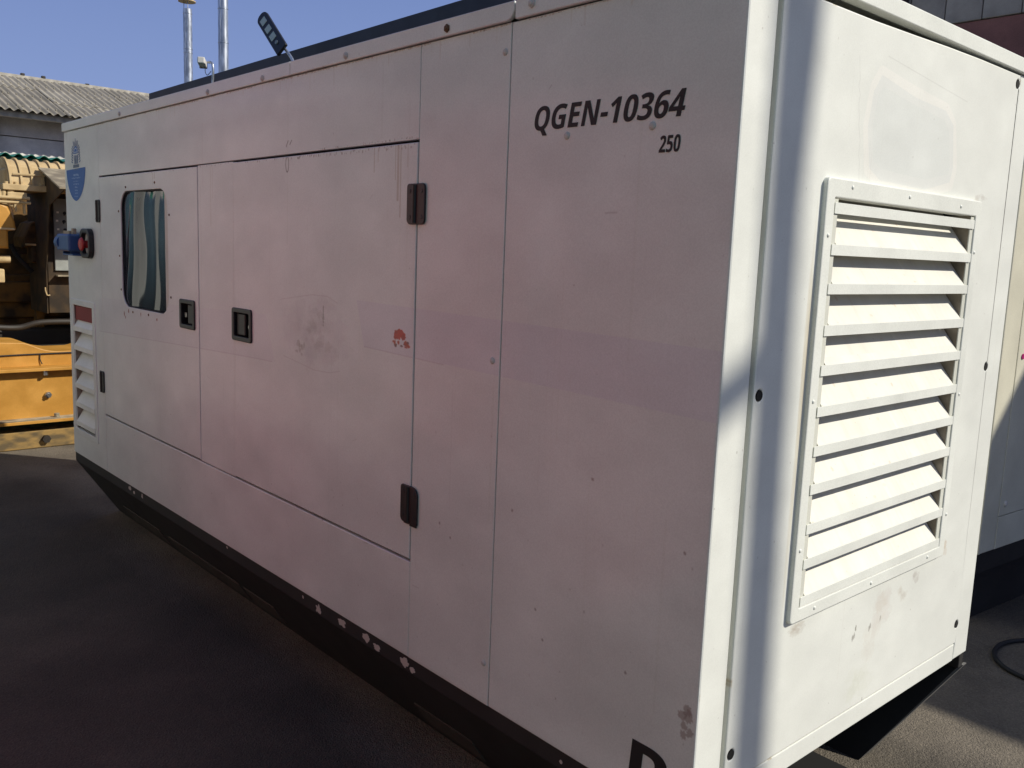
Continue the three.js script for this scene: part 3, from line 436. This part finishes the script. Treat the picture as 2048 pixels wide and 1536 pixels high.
// ------------------------------------------------------------------ the neighbouring white generator
{
  const n = thing('generator_set', 'white generator canopy standing in half shade behind the right corner of the big one', 'generator', [-0.367, 0, -2.498], -5.03 * Math.PI / 180);
  const P = (k, g, m, par = n) => part(k, g, m, par, par === n ? gp : null);
  const E = (k, g, m, par = n) => P(k, toEnd(Array.isArray(g) ? merge(g) : g), m, par);
  P('core', box(-4.27, -0.14, 0.02, 1.74, -1.41, -0.03), M.inner);
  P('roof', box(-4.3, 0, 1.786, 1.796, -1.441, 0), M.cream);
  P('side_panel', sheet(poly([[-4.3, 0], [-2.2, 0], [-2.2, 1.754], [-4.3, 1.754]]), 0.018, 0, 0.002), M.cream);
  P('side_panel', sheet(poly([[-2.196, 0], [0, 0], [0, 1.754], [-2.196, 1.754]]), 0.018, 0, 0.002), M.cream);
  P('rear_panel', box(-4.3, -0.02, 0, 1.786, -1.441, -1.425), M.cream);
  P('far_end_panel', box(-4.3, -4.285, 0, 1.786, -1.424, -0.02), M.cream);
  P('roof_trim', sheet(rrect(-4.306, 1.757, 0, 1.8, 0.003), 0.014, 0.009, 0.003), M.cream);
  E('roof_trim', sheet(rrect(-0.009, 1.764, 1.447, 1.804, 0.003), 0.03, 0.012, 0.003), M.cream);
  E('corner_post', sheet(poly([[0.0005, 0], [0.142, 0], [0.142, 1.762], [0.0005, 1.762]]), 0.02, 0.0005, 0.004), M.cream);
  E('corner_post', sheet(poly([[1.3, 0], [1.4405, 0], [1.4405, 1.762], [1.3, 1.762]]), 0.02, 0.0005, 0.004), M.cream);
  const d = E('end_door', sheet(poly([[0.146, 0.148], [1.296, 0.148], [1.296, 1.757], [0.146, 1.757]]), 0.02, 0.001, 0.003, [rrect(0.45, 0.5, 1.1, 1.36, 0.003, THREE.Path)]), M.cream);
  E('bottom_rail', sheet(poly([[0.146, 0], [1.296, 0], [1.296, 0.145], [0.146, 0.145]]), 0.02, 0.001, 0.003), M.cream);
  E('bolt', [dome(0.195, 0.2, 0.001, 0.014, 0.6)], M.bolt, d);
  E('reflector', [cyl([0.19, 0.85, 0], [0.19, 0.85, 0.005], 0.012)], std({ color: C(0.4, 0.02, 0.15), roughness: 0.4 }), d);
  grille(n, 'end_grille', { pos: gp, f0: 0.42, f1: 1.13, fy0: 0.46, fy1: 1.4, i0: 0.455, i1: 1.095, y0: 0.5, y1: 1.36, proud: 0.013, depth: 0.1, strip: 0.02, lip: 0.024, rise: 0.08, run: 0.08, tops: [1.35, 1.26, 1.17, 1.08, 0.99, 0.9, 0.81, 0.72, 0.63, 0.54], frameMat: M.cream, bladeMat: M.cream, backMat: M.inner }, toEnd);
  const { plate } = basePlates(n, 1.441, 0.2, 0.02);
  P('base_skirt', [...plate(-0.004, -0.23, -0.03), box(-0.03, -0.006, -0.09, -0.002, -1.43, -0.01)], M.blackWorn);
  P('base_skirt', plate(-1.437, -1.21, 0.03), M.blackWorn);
  P('base_frame', [box(-4.28, -0.01, -0.07, -0.002, -1.39, -0.05), box(-4.2, -0.12, -G + 0.002, -0.07, -1.2, -0.26)], M.blackWorn);
}

// ------------------------------------------------------------------ ring of hose on the ground by the neighbour
{
  const pts = []; for (let i = 0; i <= 26; i++) { const a = i / 26 * 2 * Math.PI * 1.04; pts.push([-0.05 + Math.cos(a) * 0.2, 0.01 + (i > 24 ? 0.015 : 0), -2.52 + Math.sin(a) * 0.24]); }
  tag(part(numbered('hose'), tube(pts, 0.0095, 90, 8), std({ color: C(0.02, 0.02, 0.021), roughness: 0.7 }), scene), 'dark loop of hose lying on the shaded ground at the right', 'hose');
}

// ------------------------------------------------------------------ yellow engine on a skid at the left
{
  const e = thing('diesel_engine', 'old yellow industrial engine on a steel skid past the far end of the generator', 'engine', [-6.2, 0, 0]);
  const P = (n, g, m, par = e) => part(n, g, m, par, par === e ? [6.2, 0, 0] : null);
  const z0 = -2.4, z1 = 0.45;
  P('lower_beam', [box(-6.75, -6.215, 0.0, 0.138, z0, z1, 0.012)], M.beam);
  const sk = P('skid_beam', [box(-6.7, -6.145, 0.202, 0.226, z0, z1, 0.004), box(-6.252, -6.238, 0.226, 0.588, z0, z1), box(-6.7, -6.168, 0.588, 0.612, z0, z1, 0.004)], M.yellow);
  P('dusty_ledge', [box(-6.236, -6.15, 0.2265, 0.234, z0, z1)], M.hood, sk);
  for (const [z, y] of [[-0.365, 0.40], [-1.6, 0.40]]) P('bolt', [cyl([-6.25, y, z], [-6.215, y, z], 0.026, 0.024, 6), cyl([-6.217, y, z], [-6.2, y, z], 0.013)], M.steel, sk);
  P('bolt', [cyl([-6.19, 0.234, -0.41], [-6.19, 0.262, -0.41], 0.02, 0.02, 6)], M.hood, sk); P('bolt', [cyl([-6.2, 0.555, -0.345], [-6.2, 0.588, -0.345], 0.018, 0.018, 6)], M.steel, sk);
  P('bolt', [cyl([-6.23, 0.07, -0.335], [-6.185, 0.07, -0.335], 0.03, 0.03, 6)], M.oilBlack);
  const crown = new THREE.Shape(); crown.moveTo(z0, 0.613); crown.lineTo(z1, 0.613); crown.lineTo(z1, 0.795); crown.lineTo(-0.05, 0.792); crown.lineTo(-0.2, 0.785); crown.bezierCurveTo(-0.28, 0.785, -0.32, 0.72, -0.46, 0.71); crown.lineTo(-0.62, 0.71); crown.bezierCurveTo(-0.72, 0.72, -0.7, 0.79, -0.9, 0.79); crown.lineTo(z0, 0.79); crown.closePath();
  { const g = new THREE.ExtrudeGeometry(crown, { depth: 0.4, bevelEnabled: true, bevelSize: 0.006, bevelThickness: 0.006, bevelSegments: 2 }); g.applyMatrix4(new THREE.Matrix4().set(0, 0, 1, -6.72, 0, 1, 0, 0, -1, 0, 0, 0, 0, 0, 0, 1)); g.applyMatrix4(new THREE.Matrix4().makeScale(1, 1, -1)); flip(g); P('mounting_plate', metreUV(g), M.yellow); }
  P('wire', tube([[-6.31, 0.702, 0.44], [-6.308, 0.693, 0.3], [-6.31, 0.70, -0.2], [-6.308, 0.702, -0.6]], 0.006, 40, 6), M.rubber);
  P('wire', tube([[-6.308, 0.70, -0.34], [-6.306, 0.66, -0.338], [-6.3, 0.625, -0.35]], 0.004, 12, 6), M.rubber);
  P('engine_block', [box(-8.4, -7.72, 0.78, 1.9, -1.9, 0.4, 0.02), box(-7.75, -7.66, 0.86, 1.24, -1.9, 0.4, 0.02), box(-7.7, -7.58, 1.0, 1.18, -0.62, -0.34, 0.02), box(-7.7, -7.62, 0.82, 1.3, -0.72, -0.69), box(-7.7, -7.62, 0.82, 1.3, -0.24, -0.22)], M.yellowShaded);  // block drawn in the yellow that has shade mixed into it
  P('oil_pan', [box(-8.0, -7.35, 0.613, 0.8, -1.8, 0.35, 0.03)], M.oilBlack);
  // ribbed tan housing along the top
  const hs = P('exhaust_housing', [cyl([-7.15, 1.95, 0.0], [-7.15, 1.95, 0.0001], 0.001), half(-7.15, 1.955, 0.22, -0.32, -1.9), box(-7.4, -6.9, 1.925, 1.972, -1.9, -0.27, 0.006), box(-7.3, -6.99, 1.92, 2.1, -0.36, -0.3, 0.03)], M.tan);
  for (let i = 0; i < 20; i++) P('rib', half(-7.15, 1.955, 0.236, -0.325 - i * 0.078, -0.34 - i * 0.078), M.tan, hs);
  P('rib', [box(-6.935, -6.925, 2.045, 2.06, -1.0, -0.345, 0.004)], M.tan, hs);
  for (const z of [-0.3, -0.37, -0.55]) P('nut', [cyl([-6.93, 1.972, z], [-6.93, 1.99, z], 0.016, 0.016, 6)], M.tan, hs);
  P('bracket', [cyl([-6.94, 1.80, -0.335], [-6.94, 1.93, -0.335], 0.03, 0.026), cyl([-6.93, 1.86, -0.28], [-6.93, 1.915, -0.28], 0.018)], M.tan);
  P('bracket', [box(-7.0, -6.9, 1.872, 1.91, -0.44, -0.30, 0.008), box(-7.0, -6.92, 1.8, 1.925, -0.268, -0.24, 0.005)], M.tan);
  P('fuel_pipe', cyl([-6.9, 1.868, 0.4], [-6.9, 1.866, -0.455], 0.0135, 0.0135, 12), M.tan);
  P('fuel_pipe', cyl([-6.9, 1.829, 0.4], [-6.9, 1.831, -0.462], 0.0105, 0.0105, 12), M.tan);
  P('clamp', [box(-6.93, -6.9, 1.76, 1.83, -0.362, -0.346), box(-6.93, -6.9, 1.745, 1.83, -0.425, -0.41)], M.tan);
  P('pipe_frame', tube([[-6.94, 1.65, -0.335], [-6.94, 1.76, -0.335], [-6.94, 1.81, -0.31], [-6.94, 1.822, -0.2], [-6.94, 1.822, 0.2]], 0.009, 30, 8), M.tan);
  // chamfered covers, one lit, one with the cabinet shade put into its colour
  for (const [dz, y0, m] of [[0, 1.62, M.yellow], [-0.66, 1.50, M.yellowShaded]]) {
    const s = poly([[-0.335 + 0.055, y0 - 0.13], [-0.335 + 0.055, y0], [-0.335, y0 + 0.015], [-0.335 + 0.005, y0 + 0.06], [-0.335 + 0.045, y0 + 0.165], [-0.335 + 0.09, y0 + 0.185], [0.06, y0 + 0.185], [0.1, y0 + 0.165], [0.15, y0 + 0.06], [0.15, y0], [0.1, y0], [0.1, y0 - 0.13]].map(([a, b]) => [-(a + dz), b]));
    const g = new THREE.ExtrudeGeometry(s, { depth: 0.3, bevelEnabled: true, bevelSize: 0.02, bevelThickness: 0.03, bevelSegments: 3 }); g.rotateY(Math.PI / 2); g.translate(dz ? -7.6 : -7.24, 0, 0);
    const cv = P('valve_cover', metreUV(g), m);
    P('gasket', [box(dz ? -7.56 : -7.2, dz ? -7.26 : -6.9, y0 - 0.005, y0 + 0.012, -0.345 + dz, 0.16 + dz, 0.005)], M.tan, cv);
  }
  P('coolant_pipe', cyl([-7.0, 1.385, 0.4], [-7.0, 1.385, -0.32], 0.03, 0.03, 16), M.tan);
  P('injector', [box(-7.05, -6.95, 1.20, 1.31, -0.27, 0.1, 0.012)], M.tan);
  P('bent_rod', tube([[-6.98, 1.165, -0.565], [-6.98, 1.14, -0.566], [-6.98, 1.115, -0.572], [-6.98, 1.10, -0.578], [-6.98, 1.10, -0.60]], 0.006, 24, 6), M.tan);
  P('hose', tube([[-6.75, 0.9, 0.4], [-6.76, 0.87, -0.1], [-6.78, 0.86, -0.32], [-6.76, 0.895, -0.45], [-6.75, 0.9, -0.8], [-6.8, 0.9, -1.4]], 0.024, 50, 10), M.oilBlack);
  P('hose', tube([[-7.3, 1.5, -0.4], [-7.28, 1.42, -0.43], [-7.28, 1.33, -0.5], [-7.3, 1.28, -0.55]], 0.018, 24, 8), M.rubber);
  P('support_post', [box(-7.5, -7.42, 0.8, 1.93, -0.66, -0.6), box(-7.5, -7.4, 1.42, 1.46, -0.7, -0.34)], M.yellowShaded);
  // control cabinet with its sloping hood
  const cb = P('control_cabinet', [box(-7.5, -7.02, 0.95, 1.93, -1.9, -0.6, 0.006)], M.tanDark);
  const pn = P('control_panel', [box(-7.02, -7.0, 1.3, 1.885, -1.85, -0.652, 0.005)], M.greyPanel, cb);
  P('panel_lip', [box(-7.02, -6.94, 1.255, 1.266, -1.9, -0.655)], M.hood, cb);
  const sw = std({ color: C(0.85, 0.8, 0.7), roughness: 0.5 });
  for (let r = 0; r < 5; r++) for (let k = 0; k < 3; k++) { const y = 1.77 - r * 0.068, z = -0.683 - k * 0.052 + 0.006 * (r % 2); if (r < 3 || k < 3) P('switch', k === 1 ? [cyl([-7.0, y, z], [-6.992, y, z], 0.013), cyl([-6.995, y, z], [-6.965, y - 0.018, z + 0.012], 0.006, 0.004, 8)] : [box(-7.001, -6.996, y - 0.004, y + 0.012, z - 0.009, z + 0.008)], k === 1 ? M.plastic : sw, cb); }
  { const g = new THREE.BoxGeometry(0.59, 0.012, 1.3); g.rotateZ(-Math.atan2(0.27, 0.9)); g.translate(-6.675, 2.028, -1.19); P('hood', metreUV(g), M.hood, cb); }
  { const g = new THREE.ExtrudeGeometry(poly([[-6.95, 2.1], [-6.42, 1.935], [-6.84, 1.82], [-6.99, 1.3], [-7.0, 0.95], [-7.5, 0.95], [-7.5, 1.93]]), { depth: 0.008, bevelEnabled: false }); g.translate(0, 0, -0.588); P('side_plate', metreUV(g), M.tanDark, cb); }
  P('crease', tube([[-6.77, 2.063, -0.70], [-6.62, 2.018, -0.74], [-6.6, 2.012, -0.86]], 0.006, 20, 5), M.oilBlack, cb);
  P('hood_lamp', [box(-6.62, -6.5, 1.885, 1.925, -0.95, -0.64, 0.012)], M.yellow, cb);
}
function flip(g) { const a = g.attributes; for (const n of ['position', 'normal', 'uv']) { const p = a[n], s = p.itemSize, r = p.array; for (let k = 0; k < p.count; k += 3) for (let j = 0; j < s; j++) { const t = r[k * s + j]; r[k * s + j] = r[(k + 1) * s + j]; r[(k + 1) * s + j] = t; } } g.computeVertexNormals(); return g; }
function half(x, y, r, zA, zB) { const g = new THREE.CylinderGeometry(r, r, Math.abs(zB - zA), 28, 1, false, 0, Math.PI); g.rotateX(Math.PI / 2); g.rotateZ(Math.PI / 2); g.rotateZ(0); g.translate(x, y, (zA + zB) / 2); return metreUV(g); }

// ------------------------------------------------------------------ green shed with a corrugated roof, behind the engine
function corrugated(len, width, pitch, amp, t = 0.006, per = 8) {   // len along x, waves across z, centred
  const n = Math.round(width / pitch * per), g = new THREE.PlaneGeometry(1, 1, 1, n), p = g.attributes.position;
  for (let i = 0; i < p.count; i++) { const w = p.getY(i) * width; p.setXYZ(i, p.getX(i) * len, amp * Math.sin(w / pitch * 2 * Math.PI), -w); }
  const b = g.clone(), q = b.attributes.position; for (let i = 0; i < q.count; i++) q.setY(i, q.getY(i) - t);
  const idx = b.index.array; for (let k = 0; k < idx.length; k += 3) { const v = idx[k]; idx[k] = idx[k + 1]; idx[k + 1] = v; }
  const edge = [], pv = []; for (const sx of [-1, 1]) for (let i = 0; i < n; i++) { const w0 = (-0.5 + i / n) * width, w1 = (-0.5 + (i + 1) / n) * width, f = (w) => amp * Math.sin(w / pitch * 2 * Math.PI), x = sx * len / 2; pv.push(x, f(w0), -w0, x, f(w1), -w1, x, f(w1) - t, -w1, x, f(w0), -w0, x, f(w1) - t, -w1, x, f(w0) - t, -w0); }
  const eg = new THREE.BufferGeometry(); eg.setAttribute('position', new THREE.Float32BufferAttribute(pv, 3)); eg.setAttribute('uv', new THREE.Float32BufferAttribute(new Float32Array(pv.length / 3 * 2), 2)); eg.computeVertexNormals();
  g.computeVertexNormals(); b.computeVertexNormals();
  return merge([metreUV(g), metreUV(b), eg]);
}
{
  const green = std({ color: C(0.03, 0.30, 0.21), map: greyTile, roughness: 0.6 }), s = thing('green_shed', 'low teal green shed with a corrugated roof behind the yellow engine', 'shed', [-12.8, 0.075, -1.5]);
  part('wall', [box(-0.9, 0.72, 0, 2.49, -3.2, 4.0)], green, s);
  part('wall_rail', [box(0.72, 0.76, 2.38, 2.42, -3.2, 4.0), box(0.72, 0.75, 1.2, 1.24, -3.2, 4.0)], green, s);
  const rg = corrugated(1.9, 0.9, 0.15, 0.02);
  for (let i = 0; i < 8; i++) { const r = part('roof_sheet', rg, green, s, [-0.1, 2.52 + (i % 2) * 0.006, -2.75 + i * 0.9]); r.rotation.z = -0.02; }
}

// ------------------------------------------------------------------ long white shed with an old corrugated roof
{
  const s = thing('long_shed', 'long white shed with a weathered grey corrugated roof at the far left', 'building', [-23, 0, -3]);
  const wall = std({ color: C(0.86, 0.84, 0.78), map: rep(greyTile, 3, 3), roughness: 0.8 });
  part('wall', box(-6, 0, 0, 3.83, -12, 16), wall, s);
  part('upper_wall', box(-6, 0.03, 3.85, 4.5, -12, 16), std({ color: C(0.8, 0.76, 0.7), map: rep(greyTile, 3, 3), roughness: 0.8 }), s);
  part('fascia', box(0.75, 0.79, 4.2, 4.33, -12.1, 16.1), std({ color: C(0.62, 0.57, 0.46), map: greyTile, roughness: 0.8 }), s);
  part('soffit', box(0.03, 0.75, 4.25, 4.27, -12.05, 16.05), std({ color: C(0.4, 0.38, 0.33), roughness: 0.9 }), s);
  const ang = Math.atan2(5.67 - 4.35, 4.0), roofs = [tile([142, 136, 122], [164, 157, 142], 101, 6), tile([134, 128, 114], [154, 147, 132], 102, 6), tile([150, 144, 129], [172, 165, 149], 103, 6)].map((t) => std({ map: rep(t, 2.6, 1.2), roughness: 0.9 }));
  const rg = corrugated(1.52, 1.06, 0.177, 0.028), hooks = [];
  for (let k = 0; k < 6; k++) hooks.push(box(0.45, 0.5, 0.02, 0.062, -0.45 + k * 0.177, -0.425 + k * 0.177));
  const rgh = merge([rg, ...hooks]);
  for (let r = 0; r < 3; r++) for (let i = 0; i < 26; i++) {
    const d = 0.72 + r * 1.32, m = part('roof_sheet', rgh, roofs[Math.floor(hash(i, r, 61) * 3)], s, [0.93 - Math.cos(ang) * d, 4.35 + Math.sin(ang) * d + r * 0.012 + 0.012 * (hash(i, r, 5) - 0.3) + (i % 2) * 0.005, -11.6 + i * 1.0]);
    m.rotation.z = -ang + 0.012 * (hash(i, r, 8) - 0.5); m.rotation.y = 0.008 * (hash(i, r, 9) - 0.5);
  }
  part('ridge_cap', [box(-3.2, -2.86, 5.62, 5.7, -12.1, 14.6)], std({ color: C(0.5, 0.47, 0.4), map: greyTile, roughness: 0.85 }), s);
  for (const z of [-2.6, -2.1, -1.1, -3.7, -0.2]) part('lichen_tuft', [box(-2.95, -2.85, 5.69, 5.69 + 0.08 * hash(z * 10 | 0, 2, 4) + 0.03, z, z + 0.1, 0.02)], M.oilBlack, s);
  part('rear_roof', (() => { const g = box(-4.4, 0, -0.03, 0.0, -12.1, 14.6); g.rotateZ(ang); g.translate(-3.1, 5.62, 0); return g; })(), roofs[0], s);
}

// ------------------------------------------------------------------ warehouse behind the generators
{
  const w = thing('warehouse', 'long warehouse with dark roof edge, grey cladding and a brown red wall behind the generators', 'building', [-5, 0, -5.6]);
  const ox = 5;
  const P = (n, g, m, par = w) => part(n, g, m, par);
  P('wall', box(-18.3 + ox, 7.5 + ox, 0, 3.40, -9, 0), std({ color: C(0.34, 0.15, 0.125), map: rep(greyTile, 2, 2), roughness: 0.85 }));
  P('upper_wall', box(-18.3 + ox, 7.5 + ox, 3.4, 4.38, -9, -0.06), M.inner);
  const clad = std({ color: C(0.42, 0.37, 0.31), map: greyTile, roughness: 0.6 });
  const cg = box(-0.132, 0.132, 3.405, 4.34, -0.05, 0.012, 0.008);
  for (let i = 0; i < 34; i++) P('cladding_panel', cg, clad).position.x = -2.26 + ox + (i - 2) * 0.27 + 0 * i;
  for (let i = 0; i < 57; i++) P('cladding_panel', cg, clad).position.x = -2.69 + ox - i * 0.27;
  P('downpipe', [box(-2.51 + ox, -2.41 + ox, 0, 4.3, 0.0, 0.1, 0.02)], std({ color: C(0.04, 0.025, 0.035), roughness: 0.5 }));
  const dark = std({ color: C(0.022, 0.024, 0.032), map: rep(greyTile, 1.5, 1.5), roughness: 0.6 });
  const roof = box(-18.37 + ox, 7.6 + ox, 0, 0.3, -9.1, 0.02, 0.01); { const p = roof.attributes.position; for (let i = 0; i < p.count; i++) p.setY(i, p.getY(i) + 4.255 + Math.min(p.getX(i) - ox + 18.37, 17) * 0.0068); }
  P('roof', roof, dark);
}

// ------------------------------------------------------------------ two flues on the warehouse roof
function flue(label, x, z, r, y0, y1, joints, cap) {
  const f = thing('flue', label, 'chimney', [x, y0, z], 0, 'galvanised flues on the warehouse roof');
  const H = y1 - y0, N = 24;
  part('pipe', cyl([0, 0, 0], [0, H, 0], r, r, N, !!cap), M.galv, f);
  for (const j of joints) part('joint_band', new THREE.TorusGeometry(r, 0.006, 8, 28).rotateX(Math.PI / 2).translate(0, j - y0, 0), M.galv, f);
  part('seam', box(r * 0.55, r * 0.6, 0, H, r * 0.82, r * 0.84), M.galv, f);
  if (cap) {
    part('cap', new THREE.LatheGeometry([[0.0, 0.07], [0.04, 0.062], [0.16, 0.02], [0.165, 0], [0.15, 0.004], [0.0, 0.03]].map(([a, b]) => new THREE.Vector2(a, b)), 28).translate(-0.02, H + 0.135, 0), M.tan, f);
    for (const a of [2.6, 3.6, 0.3]) part('strut', cyl([Math.cos(a) * r, H - 0.08, Math.sin(a) * r], [Math.cos(a) * r * 0.9 - 0.01, H + 0.15, Math.sin(a) * r * 0.9], 0.008, 0.008, 6), M.galv, f);
  }
}
flue('galvanised flue with a flat conical cap, the left one of two', -16.9, -5.82, 0.084, 4.5, 6.02, [5.2, 5.27, 5.93], true);
flue('taller galvanised flue running out of the top of the picture', -15.29, -5.82, 0.09, 4.5, 7.2, [5.16, 5.75], false);

// ------------------------------------------------------------------ lamp and camera on the warehouse front
{
  const head = new THREE.Vector3(-11.80, 4.685, -5.0), Lx = new THREE.Vector3(-0.75, 0.66, 0).normalize();
  const d = new THREE.Vector3(0.8, -0.45, 0.55), n = d.clone().sub(Lx.clone().multiplyScalar(d.dot(Lx))).normalize(), yv = new THREE.Vector3().crossVectors(n, Lx);
  const q = new THREE.Quaternion().setFromRotationMatrix(new THREE.Matrix4().makeBasis(Lx, yv, n));
  const t = thing('street_lamp', 'black flat solar street lamp leaning over the dark roof edge', 'street lamp', [-11.2, 3.6, -5.05]);
  const off = head.clone().sub(t.position);
  const put = (m, x = 0, y = 0, z = 0) => { m.quaternion.copy(q); m.position.copy(off).add(new THREE.Vector3(x, y, z).applyQuaternion(q)); return m; };
  const hd = put(part('lamp_head', sheet(rrect(-0.46, -0.11, 0.44, 0.11, [0.02, 0.1, 0.1, 0.02]), 0.05, 0.02, 0.012), M.plastic, t));
  const lens = std({ color: C(0.46, 0.5, 0.4), roughness: 0.25 });
  for (const x of [0.27, 0.07, -0.12]) part('lens', box(x - 0.062, x + 0.062, -0.05, 0.062, 0.018, 0.026, 0.02), lens, hd);
  part('sensor', [cyl([-0.28, 0, 0.018], [-0.28, 0, 0.035], 0.03)], M.greyPanel, hd);
  part('arm', [cyl([0.06, 0, -0.02], [0.0, 0.5, -0.02], 0.024), tube([[0.002, 0.48, -0.02], [-0.05, 0.6, -0.02], [-0.15, 0.7, -0.02], [-0.28, 0.81, -0.01]], 0.022, 20, 8), box(-0.05, 0.05, -0.1, 0.12, -0.54, 0.0, 0.01)], M.galv, t);
}
{
  const t = thing('security_camera', 'small white security camera on a bent pole in front of the roof edge', 'camera', [-14.02, 3.6, -5.05]);
  part('pole', [tube([[0, 0, 0], [0, 0.5, 0], [0.04, 0.8, 0], [0.02, 0.91, 0], [-0.06, 0.95, 0.0], [-0.14, 0.96, 0.0]], 0.022, 40, 8), box(-0.04, 0.04, 0.05, 0.2, -0.54, 0, 0.01)], M.galv, t);
  const b = part('camera_body', box(-0.13, 0.13, -0.055, 0.055, -0.06, 0.06, 0.02), std({ color: C(0.6, 0.58, 0.52), roughness: 0.5 }), t, [-0.26, 0.965, 0.06]); b.rotation.y = -0.55; b.rotation.z = 0.12;
  part('lens', [box(-0.16, -0.128, -0.06, 0.06, -0.065, 0.065, 0.01)], M.plastic, b);
  part('cable', tube([[-0.2, 0.93, 0.03], [-0.2, 0.8, 0.03], [-0.15, 0.75, 0.02], [-0.04, 0.8, 0.0]], 0.006, 20, 5), M.rubber, t);
}

// ------------------------------------------------------------------ outside the frame: what casts the soft stripe on the end, and unseen things added for bounce light and reflections
{
  const t = thing('utility_pole', 'grey utility pole with a side arm standing right of the generators', 'pole', [5.5, 0, -4.33]);
  part('post', [cyl([0, 0, -0.16], [0, 8.4, 0.09], 0.07, 0.052, 16)], M.galv, t);
  part('side_arm', [cyl([0, 6.38, 0.05], [0, 6.16, 0.55], 0.045, 0.045, 10)], M.galv, t);
  part('stay', [cyl([0, 6.0, 0.03], [0, 8.2, -0.10], 0.014, 0.014, 8)], M.galv, t);
}
{
  const c = thing('added_hall', 'unseen hall added opposite the long side to block sky and bounce greenish light', 'building', [-4, 0, 4.3]);  // added out of view to cut blue skylight on the long side
  const P = (n, g, m, par = c) => part(n, g, m, par);
  const greenTint = std({ color: C(0.155, 0.24, 0.18), map: rep(greyTile, 2, 2), roughness: 0.8 });  // green cast chosen for the light it bounces
  P('wall', box(-5.5, 9.5, 0, 3.4, 0, 7), greenTint);
  P('upper_wall', box(-5.5, 9.5, 3.4, 5.4, 0.08, 7), greenTint);
  const clad = std({ color: C(0.23, 0.32, 0.26), roughness: 0.35, metalness: 0.3 });
  const cg = box(-0.24, 0.24, 3.41, 5.4, 0.0, 0.08, 0.02); for (let i = 0; i < 30; i++) P('cladding_panel', cg, clad).position.x = -5.25 + i * 0.5;
}
{
  const c = thing('bounce_container', 'unseen red container added to bounce pink light onto the generator doors', 'container', [-2.2, 0, 1.32]);  // added out of view; its sunlit red face tints the doors pink
  const red = std({ color: C(0.99, 0.32, 0.34), map: rep(greyTile, 2, 2), roughness: 0.5 }), cg = [];
  for (let i = 0; i < 5; i++) { const x = -0.70 + i * 0.31; cg.push(box(x, x + 0.16, 0.27, 2.15, -0.004, 0.04, 0.012)); }
  part('wall', box(-0.76, 0.76, 0.25, 2.18, 0.03, 1.2), red, c); part('corrugation', cg, red, c);
  part('rail', [box(-0.77, 0.77, 0.1, 0.25, -0.01, 1.22), box(-0.77, 0.77, 2.18, 2.28, -0.01, 1.22)], red, c);
  part('foot', [box(-0.6, -0.45, 0, 0.1, 0.1, 1.1), box(0.45, 0.6, 0, 0.1, 0.1, 1.1)], M.blackWorn, c);
}
{
  const c = thing('bounce_cabin', 'unseen white cabin added to bounce neutral light onto the far end of the generator', 'cabin', [-5.5, 0, 1.6]);  // added out of view to lighten the far end with white bounce
  part('wall', box(-1.5, 1.5, 0.15, 2.5, 0, 1.6, 0.02), M.white, c); part('roof', box(-1.55, 1.55, 2.5, 2.6, -0.06, 1.65, 0.02), M.white, c); part('skid', box(-1.4, 1.4, 0, 0.15, 0.1, 1.5), M.blackWorn, c);
}
{
  const b = thing('added_tank', 'unseen teal tank on a stand, added to tint the door window reflection', 'tank', [-10.2, 0, 2.1]);  // added out of view so that the door window reflects teal
  part('shell', [cyl([0, 0.7, -1.1], [0, 0.7, 1.1], 0.0001, 0.0001), new THREE.CylinderGeometry(0.8, 0.8, 2.4, 32).rotateX(Math.PI / 2).translate(0, 1.4, 0)], std({ color: C(0.05, 0.09, 0.115), roughness: 0.4 }), b);
  part('stand', [box(-0.7, 0.7, 0, 0.8, -1.0, -0.8), box(-0.7, 0.7, 0, 0.8, 0.8, 1.0)], M.blackWorn, b);
}

scene.traverse((o) => { if (o.isMesh) { o.castShadow = o.receiveShadow = true; } });
renderer.render(scene, camera);
